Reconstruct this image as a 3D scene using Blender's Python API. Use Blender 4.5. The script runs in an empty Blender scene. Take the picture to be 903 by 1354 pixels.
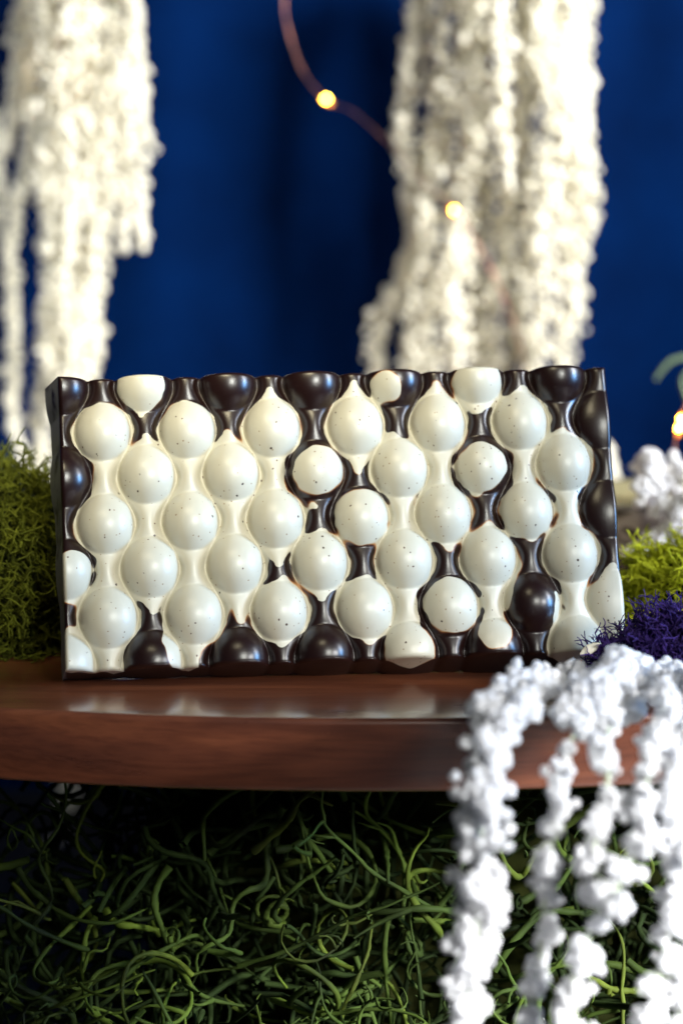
import bpy, bmesh, math, random
import numpy as np
from mathutils import Vector, Matrix

random.seed(11)
RNG = np.random.default_rng(11)
scene = bpy.context.scene
COL = scene.collection
R_ = math.radians

# ------------------------------------------------------------------ camera
CAM = Vector((-0.0021, -0.5596, 0.1143))
PITCH = R_(7.5)
FPX = 75 / 36 * 1354                       # focal length in pixels of the photograph
cam_data = bpy.data.cameras.new("camera")
cam_data.sensor_fit = 'VERTICAL'
cam_data.sensor_height = 36
cam_data.sensor_width = 24
cam_data.lens = 75
cam_data.clip_start = 0.02
cam_data.clip_end = 20
cam_data.dof.use_dof = True
cam_data.dof.focus_distance = 0.563
cam_data.dof.aperture_fstop = 7.1
cam = bpy.data.objects.new("camera", cam_data)
cam.location = CAM
cam.rotation_euler = (math.pi / 2 - PITCH, 0, 0)
COL.objects.link(cam)
scene.camera = cam

# ------------------------------------------------------------------ light
world = bpy.data.worlds.new("World")
scene.world = world
world.use_nodes = True
world.node_tree.nodes["Background"].inputs[0].default_value = (0.45, 0.62, 1.0, 1)
world.node_tree.nodes["Background"].inputs[1].default_value = 0.034


def area(name, loc, target, sx, sy, power, color, spread=180):
    d = bpy.data.lights.new(name, 'AREA')
    d.shape = 'RECTANGLE'
    d.size, d.size_y = sx, sy
    d.energy = power
    d.spread = R_(spread)
    d.color = color
    o = bpy.data.objects.new(name, d)
    o.location = loc
    o.rotation_euler = (Vector(target) - Vector(loc)).to_track_quat('-Z', 'Y').to_euler()
    COL.objects.link(o)
    return o


area("window_light", (0.19, -0.50, 0.30), (-0.035, 0.03, 0.094), 0.17, 0.18, 0.155, (0.97, 0.98, 0.90), 27)
area("low_flower_fill_light", (0.50, -0.42, 0.17), (0.14, -0.14, -0.158), 0.16, 0.16, 2.6, (0.98, 0.98, 0.98), 40)  # added fill for the trailing flowers, not an actual window
area("blue_side_light", (0.62, -0.13, 0.16), (0.0, 0.0, 0.04), 0.14, 0.20, 0.20, (0.20, 0.50, 1.0), 30)
area("side_window_light", (0.62, -0.02, 0.40), (-0.10, 0.42, 0.12), 0.24, 0.34, 3.2, (0.97, 0.98, 1.0), 56)
area("room_light", (-0.06, -0.14, 0.30), (-0.05, 0.05, 0.118), 0.16, 0.10, 0.115, (1.0, 0.88, 0.58), 44)
area("left_flower_fill_light", (-0.70, -0.15, 0.30), (-0.23, 0.38, 0.10), 0.30, 0.30, 0.26, (0.86, 0.92, 1.0), 30)  # added fill aimed at the left flower bunch, no wall stands there

scene.view_settings.view_transform = 'Standard'
scene.view_settings.look = 'None'
scene.view_settings.exposure = 0
scene.view_settings.gamma = 1


# ------------------------------------------------------------------ helpers
def at(px, py, Y):
    """Point at depth Y (metres) seen at pixel (px, py) of the 903 x 1354 photograph."""
    f = Vector((0, math.cos(PITCH), -math.sin(PITCH)))
    u = Vector((0, math.sin(PITCH), math.cos(PITCH)))
    d = f + Vector((1, 0, 0)) * ((px - 451.5) / FPX) + u * ((677 - py) / FPX)
    return CAM + d * ((Y - CAM.y) / d.y)


def empty(name, loc, label=None, cat=None, group=None):
    o = bpy.data.objects.new(name, None)
    o.empty_display_size = 0.01
    o.location = loc
    COL.objects.link(o)
    tag(o, label, cat, group)
    return o


def tag(o, label=None, cat=None, group=None, kind=None):
    for k, v in (("label", label), ("category", cat), ("group", group), ("kind", kind)):
        if v:
            o[k] = v
    return o


def link(name, me, parent=None, mat=None, loc=None, rot=None, scale=None):
    if mat is not None and not me.materials:
        me.materials.append(mat)
    o = bpy.data.objects.new(name, me)
    if parent:
        o.parent = parent
    if loc is not None:
        o.location = loc
    if rot is not None:
        o.rotation_euler = rot
    if scale is not None:
        o.scale = scale
    COL.objects.link(o)
    return o


def mesh(name, verts, faces, smooth=True):
    me = bpy.data.meshes.new(name)
    verts = np.asarray(verts, dtype=np.float32)
    faces = np.asarray(faces, dtype=np.int32)
    me.vertices.add(len(verts))
    me.vertices.foreach_set("co", verts.ravel())
    n, k = faces.shape
    me.loops.add(n * k)
    me.loops.foreach_set("vertex_index", faces.ravel())
    me.polygons.add(n)
    me.polygons.foreach_set("loop_start", np.arange(n, dtype=np.int32) * k)
    me.polygons.foreach_set("loop_total", np.full(n, k, dtype=np.int32))
    me.polygons.foreach_set("use_smooth", np.full(n, smooth, dtype=bool))
    me.update(calc_edges=True)
    me.validate()
    return me


def tube(path, radii, sides=5):
    """Vertices and quad faces of a closed-ended tube along a path."""
    p = np.asarray(path, float)
    n = len(p)
    r = np.broadcast_to(np.asarray(radii, float), (n,))
    t = np.gradient(p, axis=0)
    t /= np.linalg.norm(t, axis=1)[:, None] + 1e-12
    ref = np.array([0.31, 0.52, 0.79])
    if abs(t[0] @ ref) > 0.9:
        ref = np.array([0.9, -0.3, 0.1])
    a = np.cross(t, ref)
    a /= np.linalg.norm(a, axis=1)[:, None] + 1e-9
    b = np.cross(t, a)
    th = np.arange(sides) * 2 * math.pi / sides
    v = p[:, None] + r[:, None, None] * (a[:, None] * np.cos(th)[None, :, None] + b[:, None] * np.sin(th)[None, :, None])
    v = v.reshape(-1, 3)
    i = np.arange(n - 1)[:, None] * sides
    k = np.arange(sides)[None]
    k2 = (k + 1) % sides
    f = np.stack([i + k, i + k2, i + sides + k2, i + sides + k], -1).reshape(-1, 4)
    return v, f


def join(parts):
    vs, fs, o = [], [], 0
    for v, f in parts:
        vs.append(v)
        fs.append(np.asarray(f) + o)
        o += len(v)
    return np.concatenate(vs), np.concatenate(fs)


def catmull(pts, n):
    """Smooth curve through points, n samples."""
    p = np.asarray(pts, float)
    p = np.vstack([2 * p[0] - p[1], p, 2 * p[-1] - p[-2]])
    seg = len(p) - 3
    out = []
    for s in np.linspace(0, seg - 1e-6, n):
        i = int(s)
        u = s - i
        a, b, c, d = p[i:i + 4]
        out.append(0.5 * (2 * b + (c - a) * u + (2 * a - 5 * b + 4 * c - d) * u * u + (3 * b - a - 3 * c + d) * u ** 3))
    return np.array(out)


def lathe(profile, n=96, axis=(0, 0)):
    pr = np.asarray(profile, float)
    th = np.arange(n) * 2 * math.pi / n
    v = np.stack([pr[:, 0][:, None] * np.cos(th) + axis[0], pr[:, 0][:, None] * np.sin(th) + axis[1],
                  np.repeat(pr[:, 1][:, None], n, 1)], -1).reshape(-1, 3)
    i = np.arange(len(pr) - 1)[:, None] * n
    k = np.arange(n)[None]
    k2 = (k + 1) % n
    return v, np.stack([i + k, i + k2, i + n + k2, i + n + k], -1).reshape(-1, 4)


# ------------------------------------------------------------------ materials
def material(name):
    m = bpy.data.materials.new(name)
    m.use_nodes = True
    nt = m.node_tree
    return m, nt, nt.nodes["Principled BSDF"]


def node(nt, kind, **kw):
    n = nt.nodes.new(kind)
    for k, v in kw.items():
        if k.startswith("i_"):
            n.inputs[k[2:].replace("_", " ")].default_value = v
        else:
            setattr(n, k, v)
    return n


def ramp(nt, stops, interp='LINEAR'):
    n = nt.nodes.new("ShaderNodeValToRGB")
    n.color_ramp.interpolation = interp
    e = n.color_ramp.elements
    while len(e) < len(stops):
        e.new(0.5)
    for el, (p, c) in zip(e, stops):
        el.position = p
        el.color = (*c, 1) if len(c) == 3 else c
    return n


def plain(name, color, rough=0.6, var=0.25, scale=300, bump=0.0, translucent=0.0, spec=0.4):
    """Colour with a little noise variation, optional bump."""
    m, nt, b = material(name)
    tc = node(nt, "ShaderNodeTexCoord")
    nz = node(nt, "ShaderNodeTexNoise", i_Scale=scale, i_Detail=4.0)
    nt.links.new(tc.outputs["Object"], nz.inputs["Vector"])
    lo = tuple(c * (1 - var) for c in color)
    hi = tuple(min(1, c * (1 + var)) for c in color)
    rp = ramp(nt, [(0.3, lo), (0.7, hi)])
    nt.links.new(nz.outputs["Fac"], rp.inputs[0])
    nt.links.new(rp.outputs[0], b.inputs["Base Color"])
    b.inputs["Roughness"].default_value = rough
    b.inputs["Specular IOR Level"].default_value = spec
    if bump:
        bp = node(nt, "ShaderNodeBump", i_Strength=bump, i_Distance=0.0005)
        nt.links.new(nz.outputs["Fac"], bp.inputs["Height"])
        nt.links.new(bp.outputs[0], b.inputs["Normal"])
    if translucent:
        tr = node(nt, "ShaderNodeBsdfTranslucent")
        nt.links.new(rp.outputs[0], tr.inputs[0])
        mx = node(nt, "ShaderNodeMixShader", i_Fac=translucent)
        nt.links.new(b.outputs[0], mx.inputs[1])
        nt.links.new(tr.outputs[0], mx.inputs[2])
        nt.links.new(mx.outputs[0], nt.nodes["Material Output"].inputs[0])
    return m


def chocolate_material(name="marbled_chocolate", rough=0.0, dark=(0.0115, 0.0038, 0.0034), scuffed_lit=False):
    """White or dark chocolate, told apart by the 'dark' distance attribute (mm) of the mesh."""
    m, nt, b = material(name)
    L = nt.links.new
    tc = node(nt, "ShaderNodeTexCoord")
    at_ = node(nt, "ShaderNodeAttribute", attribute_name="dark")
    wob = node(nt, "ShaderNodeTexNoise", i_Scale=260.0, i_Detail=1.0)
    L(tc.outputs["Object"], wob.inputs["Vector"])
    ma = node(nt, "ShaderNodeMath", operation='MULTIPLY_ADD')
    L(wob.outputs["Fac"], ma.inputs[0])
    ma.inputs[1].default_value = 0.22
    L(at_.outputs["Fac"], ma.inputs[2])
    mr = node(nt, "ShaderNodeMapRange", clamp=True)
    mr.inputs["From Min"].default_value = -0.44
    mr.inputs["From Max"].default_value = 0.76
    L(ma.outputs[0], mr.inputs["Value"])
    # width of the melted brown fringe varies from place to place
    patch = node(nt, "ShaderNodeTexNoise", i_Scale=70.0, i_Detail=1.0)
    L(tc.outputs["Object"], patch.inputs["Vector"])
    sharp = ramp(nt, [(0.42, (0.53, 0.50, 0.395)), (0.50, dark)])
    soft = ramp(nt, [(0.30, (0.53, 0.50, 0.395)), (0.46, (0.42, 0.20, 0.07)), (0.62, (0.07, 0.017, 0.008)), (0.85, dark)])
    L(mr.outputs[0], sharp.inputs[0])
    L(mr.outputs[0], soft.inputs[0])
    pm = node(nt, "ShaderNodeMapRange", clamp=True)
    pm.inputs["From Min"].default_value = 0.5
    pm.inputs["From Max"].default_value = 0.62
    L(patch.outputs["Fac"], pm.inputs["Value"])
    mix = node(nt, "ShaderNodeMixRGB")
    L(pm.outputs[0], mix.inputs[0])
    L(sharp.outputs[0], mix.inputs[1])
    L(soft.outputs[0], mix.inputs[2])
    # vanilla specks: few, small, uneven
    col = mix.outputs[0]
    for sc, rad, thr, tint in ((300.0, 0.055, 0.2, (0.10, 0.06, 0.045)), (190.0, 0.048, 0.3, (0.05, 0.03, 0.025)), (480.0, 0.075, 0.3, (0.30, 0.22, 0.14))):
        dist = node(nt, "ShaderNodeTexNoise", i_Scale=900.0)
        L(tc.outputs["Object"], dist.inputs["Vector"])
        addv = node(nt, "ShaderNodeVectorMath", operation='MULTIPLY_ADD')
        L(dist.outputs["Color"], addv.inputs[0])
        addv.inputs[1].default_value = (0.0006, 0.0006, 0.0006)
        L(tc.outputs["Object"], addv.inputs[2])
        vo = node(nt, "ShaderNodeTexVoronoi", i_Scale=sc)
        L(addv.outputs[0], vo.inputs["Vector"])
        near = node(nt, "ShaderNodeMapRange", clamp=True)
        near.inputs["From Min"].default_value = rad
        near.inputs["From Max"].default_value = rad * 1.7
        near.inputs["To Min"].default_value = 1
        near.inputs["To Max"].default_value = 0
        L(vo.outputs["Distance"], near.inputs["Value"])
        sep = node(nt, "ShaderNodeSeparateColor")
        L(vo.outputs["Color"], sep.inputs[0])
        gt = node(nt, "ShaderNodeMath", operation='GREATER_THAN')
        L(sep.outputs[0], gt.inputs[0])
        gt.inputs[1].default_value = thr
        white = node(nt, "ShaderNodeMath", operation='LESS_THAN')
        L(mr.outputs[0], white.inputs[0])
        white.inputs[1].default_value = 0.42
        m1 = node(nt, "ShaderNodeMath", operation='MULTIPLY')
        m2 = node(nt, "ShaderNodeMath", operation='MULTIPLY')
        L(near.outputs[0], m1.inputs[0])
        L(gt.outputs[0], m1.inputs[1])
        L(m1.outputs[0], m2.inputs[0])
        L(white.outputs[0], m2.inputs[1])
        mx = node(nt, "ShaderNodeMixRGB")
        L(m2.outputs[0], mx.inputs[0])
        L(col, mx.inputs[1])
        mx.inputs[2].default_value = (*tint, 1)
        col = mx.outputs[0]
    if scuffed_lit:                                           # rubbed patches, painted paler in place of light on the end wall
        sa = node(nt, "ShaderNodeAttribute", attribute_name="scuff_light")
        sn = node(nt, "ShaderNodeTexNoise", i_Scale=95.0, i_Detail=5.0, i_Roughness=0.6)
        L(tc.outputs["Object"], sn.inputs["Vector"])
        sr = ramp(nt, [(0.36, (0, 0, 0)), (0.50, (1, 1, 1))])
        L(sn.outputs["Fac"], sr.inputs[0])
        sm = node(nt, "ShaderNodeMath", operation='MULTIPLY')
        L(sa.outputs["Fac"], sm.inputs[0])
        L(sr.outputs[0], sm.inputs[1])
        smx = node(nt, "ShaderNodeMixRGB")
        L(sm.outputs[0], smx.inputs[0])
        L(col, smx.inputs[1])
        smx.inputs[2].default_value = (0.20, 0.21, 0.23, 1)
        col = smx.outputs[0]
    L(col, b.inputs["Base Color"])
    rr = ramp(nt, [(0.42, (0.37 + rough * 0.5,) * 3), (0.50, (0.30 + rough,) * 3)])
    L(mr.outputs[0], rr.inputs[0])
    L(rr.outputs[0], b.inputs["Roughness"])
    fine = node(nt, "ShaderNodeTexNoise", i_Scale=260.0, i_Detail=5.0, i_Roughness=0.6)
    L(tc.outputs["Object"], fine.inputs["Vector"])
    bp = node(nt, "ShaderNodeBump", i_Strength=0.10, i_Distance=0.0006)
    L(fine.outputs["Fac"], bp.inputs["Height"])
    L(bp.outputs[0], b.inputs["Normal"])
    b.inputs["Specular IOR Level"].default_value = 0.55
    return m


def wood_material():
    m, nt, b = material("reddish_wood")
    L = nt.links.new
    tc = node(nt, "ShaderNodeTexCoord")
    mp = node(nt, "ShaderNodeMapping")
    mp.inputs["Rotation"].default_value = (0, R_(24), R_(12))
    mp.inputs["Scale"].default_value = (5, 34, 42)
    L(tc.outputs["Object"], mp.inputs["Vector"])
    n1 = node(nt, "ShaderNodeTexNoise", i_Scale=1.0, i_Detail=6.0, i_Roughness=0.62, i_Distortion=1.2)
    L(mp.outputs[0], n1.inputs["Vector"])
    mp2 = node(nt, "ShaderNodeMapping")
    mp2.inputs["Scale"].default_value = (60, 900, 900)
    mp2.inputs["Rotation"].default_value = (0, R_(20), R_(10))
    L(tc.outputs["Object"], mp2.inputs["Vector"])
    n2 = node(nt, "ShaderNodeTexNoise", i_Scale=1.0, i_Detail=3.0)
    L(mp2.outputs[0], n2.inputs["Vector"])
    rp = ramp(nt, [(0.30, (0.074, 0.023, 0.013)), (0.48, (0.150, 0.044, 0.020)), (0.62, (0.245, 0.076, 0.031)), (0.78, (0.125, 0.034, 0.016))])
    L(n1.outputs["Fac"], rp.inputs[0])
    mx = node(nt, "ShaderNodeMixRGB", blend_type='MULTIPLY', i_Fac=0.35)
    pr = ramp(nt, [(0.38, (0.45, 0.40, 0.38)), (0.56, (1, 1, 1))])
    L(n2.outputs["Fac"], pr.inputs[0])
    L(rp.outputs[0], mx.inputs[1])
    L(pr.outputs[0], mx.inputs[2])
    L(mx.outputs[0], b.inputs["Base Color"])
    rg = ramp(nt, [(0.3, (0.26,) * 3), (0.7, (0.40,) * 3)])
    L(n1.outputs["Fac"], rg.inputs[0])
    L(rg.outputs[0], b.inputs["Roughness"])
    bp = node(nt, "ShaderNodeBump", i_Strength=0.18, i_Distance=0.0004)
    L(n2.outputs["Fac"], bp.inputs["Height"])
    L(bp.outputs[0], b.inputs["Normal"])
    b.inputs["Coat Weight"].default_value = 1.0
    b.inputs["Coat IOR"].default_value = 1.6
    b.inputs["Coat Roughness"].default_value = 0.20
    return m


def velvet_material():
    m, nt, b = material("blue_cloth")
    L = nt.links.new
    tc = node(nt, "ShaderNodeTexCoord")
    n1 = node(nt, "ShaderNodeTexNoise", i_Scale=14.0, i_Detail=6.0, i_Roughness=0.65)
    L(tc.outputs["Object"], n1.inputs["Vector"])
    rp = ramp(nt, [(0.25, (0.0, 0.0044, 0.026)), (0.75, (0.0, 0.0102, 0.057))])
    L(n1.outputs["Fac"], rp.inputs[0])
    L(rp.outputs[0], b.inputs["Base Color"])
    b.inputs["Roughness"].default_value = 0.85
    b.inputs["Specular IOR Level"].default_value = 0.02
    b.inputs["Sheen Weight"].default_value = 0.0
    b.inputs["Sheen Tint"].default_value = (0.05, 0.25, 1.0, 1)
    wv = node(nt, "ShaderNodeTexNoise", i_Scale=1500.0, i_Detail=1.0)
    L(tc.outputs["Object"], wv.inputs["Vector"])
    bp = node(nt, "ShaderNodeBump", i_Strength=0.3, i_Distance=0.0005)
    L(wv.outputs["Fac"], bp.inputs["Height"])
    L(bp.outputs[0], b.inputs["Normal"])
    return m


def glow_material(name, color, strength):
    m, nt, b = material(name)
    b.inputs["Base Color"].default_value = (*color, 1)
    b.inputs["Emission Color"].default_value = (*color, 1)
    b.inputs["Emission Strength"].default_value = strength
    return m


M_CHOC = chocolate_material()
M_SLAB = chocolate_material("lit_scuffed_chocolate", 0.15, scuffed_lit=True)
M_WOOD = wood_material()
M_CLOTH = velvet_material()
M_CREAM = plain("cream_flower", (0.93, 0.895, 0.76), 0.8, 0.05, 500, 0.3, 0.40)
M_WHITE = plain("white_flower", (0.95, 0.95, 0.96), 0.75, 0.04, 500, 0.3, 0.45)
M_STEM = plain("pale_green_stem", (0.52, 0.58, 0.42), 0.5, 0.2, 400)
M_OLIVE = plain("olive_moss", (0.125, 0.142, 0.011), 0.8, 0.5, 160, 0, 0.15, 0.2)
M_LIME = plain("lime_moss", (0.66, 0.72, 0.036), 0.8, 0.4, 160, 0, 0.2, 0.2)
M_PURPLE = plain("purple_moss", (0.036, 0.016, 0.115), 0.8, 0.5, 160, 0, 0.1, 0.2)
M_RED = plain("dark_red_moss", (0.10, 0.008, 0.016), 0.8, 0.4, 160, 0, 0.1, 0.2)
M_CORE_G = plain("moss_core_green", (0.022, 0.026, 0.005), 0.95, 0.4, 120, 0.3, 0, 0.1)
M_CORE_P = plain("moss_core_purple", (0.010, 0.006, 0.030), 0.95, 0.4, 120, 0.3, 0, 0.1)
M_SPANISH = plain("green_strand", (0.034, 0.056, 0.009), 0.75, 0.85, 32, 0, 0, 0.15)
_nt = M_SPANISH.node_tree
_oi = node(_nt, "ShaderNodeObjectInfo")
_rp = ramp(_nt, [(0.0, (0.55, 0.60, 0.45)), (0.5, (1.0, 1.0, 1.0)), (0.85, (1.55, 1.45, 1.0)), (1.0, (1.9, 1.5, 1.1))])
_nt.links.new(_oi.outputs["Random"], _rp.inputs[0])
_mx = node(_nt, "ShaderNodeMixRGB", blend_type='MULTIPLY', i_Fac=1.0)
_nt.links.new(_nt.nodes["Color Ramp"].outputs[0], _mx.inputs[1])
_nt.links.new(_rp.outputs[0], _mx.inputs[2])
_nt.links.new(_mx.outputs[0], _nt.nodes["Principled BSDF"].inputs["Base Color"])
M_COPPER = plain("copper_wire", (0.26, 0.115, 0.08), 0.35, 0.1, 300)
M_COPPER.node_tree.nodes["Principled BSDF"].inputs["Metallic"].default_value = 0.8
M_LED = glow_material("lit_led", (1.0, 0.62, 0.06), 85)
M_RESIN = plain("amber_resin", (0.9, 0.45, 0.16), 0.2, 0.05, 300, 0, 0.5)
M_TABLE = plain("dark_table", (0.010, 0.010, 0.012), 0.6, 0.3, 60)
M_CUT = plain("pale_cut_wood", (0.30, 0.265, 0.135), 0.7, 0.25, 90, 0.2)
M_TENDRIL = plain("tendril_green", (0.13, 0.19, 0.10), 0.5, 0.2, 200)
M_TANGLE = plain("shaded_green_strand", (0.013, 0.023, 0.005), 0.8, 0.6, 60, 0, 0, 0.1)  # inner strands: darker green paints in the shade inside the heap


def bark_material():
    m, nt, b = material("birch_bark")
    L = nt.links.new
    tc = node(nt, "ShaderNodeTexCoord")
    mp = node(nt, "ShaderNodeMapping")
    mp.inputs["Scale"].default_value = (70, 70, 260)
    L(tc.outputs["Object"], mp.inputs["Vector"])
    n1 = node(nt, "ShaderNodeTexNoise", i_Scale=1.0, i_Detail=4.0, i_Distortion=0.6)
    L(mp.outputs[0], n1.inputs["Vector"])
    rp = ramp(nt, [(0.40, (0.018, 0.014, 0.014)), (0.47, (0.33, 0.30, 0.28)), (0.65, (0.56, 0.54, 0.52))])
    L(n1.outputs["Fac"], rp.inputs[0])
    L(rp.outputs[0], b.inputs["Base Color"])
    b.inputs["Roughness"].default_value = 0.7
    bp = node(nt, "ShaderNodeBump", i_Strength=0.5, i_Distance=0.001)
    L(n1.outputs["Fac"], bp.inputs["Height"])
    L(bp.outputs[0], b.inputs["Normal"])
    return m


M_BARK = bark_material()

# ------------------------------------------------------------------ the setting
BOARD_Z = -0.0049
TABLE_Z = -0.150
tv = [(-0.9, -0.35, TABLE_Z), (0.9, -0.35, TABLE_Z), (0.9, 0.9, TABLE_Z), (-0.9, 0.9, TABLE_Z)]
tag(link("table_surface", mesh("table_surface", tv, [(0, 1, 2, 3)], False), None, M_TABLE), kind="structure")

BACK_Y = 0.424
nx, nz_ = 320, 80
X, Z = np.meshgrid(np.linspace(-0.8, 0.8, nx), np.linspace(TABLE_Z + 0.002, 0.75, nz_))
Yw = BACK_Y + 0.0045 * np.sin(X * 21 + 1.2 * np.sin(Z * 4)) + 0.0022 * np.sin(X * 53 + Z * 7 + 2) + 0.0006 * np.sin(X * 140 - Z * 16) + 0.02 * np.abs(X) ** 2 + 0.016 * (lambda t: t * t * (3 - 2 * t))(np.clip((X - 0.085) / 0.06, 0, 1))
bv = np.stack([X, Yw, Z], -1).reshape(-1, 3)
ii, jj = np.meshgrid(np.arange(nz_ - 1), np.arange(nx - 1), indexing='ij')
q = ii * nx + jj
bf = np.stack([q, q + 1, q + nx + 1, q + nx], -1).reshape(-1, 4)
tag(link("backdrop", mesh("backdrop", bv, bf), None, M_CLOTH), kind="structure")

# ------------------------------------------------------------------ cake stand
BR, BC, BT = 0.205, (0.006, 0.160), 0.0190
stand = empty("cake_stand", (BC[0], BC[1], TABLE_Z), "reddish brown wooden cake stand with curved edge under the chocolate bar", "cake stand")


def profile_disc(r, t, bev):
    pr = [(0.0005, 0)]
    for k in range(7):
        a = k / 6 * math.pi / 2
        pr.append((r - bev + bev * math.sin(a), -bev + bev * math.cos(a)))
    for k in range(7):
        a = k / 6 * math.pi / 2
        pr.append((r - bev + bev * math.cos(a) - 0.001, -t + bev - bev * math.sin(a)))
    pr.append((0.0005, -t))
    return pr


v, f = lathe([(0.0005, 0)] + [(r, 0) for r in (0.05, 0.1, 0.15, 0.18, 0.195)] + profile_disc(BR, BT, 0.0016)[1:], 256)
link("board", mesh("board", v, f[:, ::-1]), stand, M_WOOD, loc=(0, 0, BOARD_Z - TABLE_Z), scale=(1.38, 1, 1))
zt = BOARD_Z - BT - TABLE_Z
v, f = lathe([(0.0005, 0.0), (0.070, 0.0), (0.071, 0.004), (0.066, 0.009), (0.030, 0.016), (0.020, 0.035), (0.018, zt - 0.03), (0.026, zt - 0.008), (0.045, zt - 0.0005)], 64)
link("pedestal", mesh("pedestal", v, f), stand, M_WOOD)

# ------------------------------------------------------------------ chocolate bar
# millimetres on the bar's front: u to the right from the left edge, v down from the top
BAR_W, BAR_H, BAR_T = 150.0, 79.4, 9.5
COLS, PITCH_U, PITCH_V, DOME_R, DOME_H = 14, 11.4, 25.2, 7.5, 6.8
domes = []
for c in range(COLS):
    for k in range(4 if c % 2 == 0 else 3):
        domes.append((PITCH_U * c, (1.7 if c % 2 == 0 else 14.9) + PITCH_V * k))
domes = np.array(domes)
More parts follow.
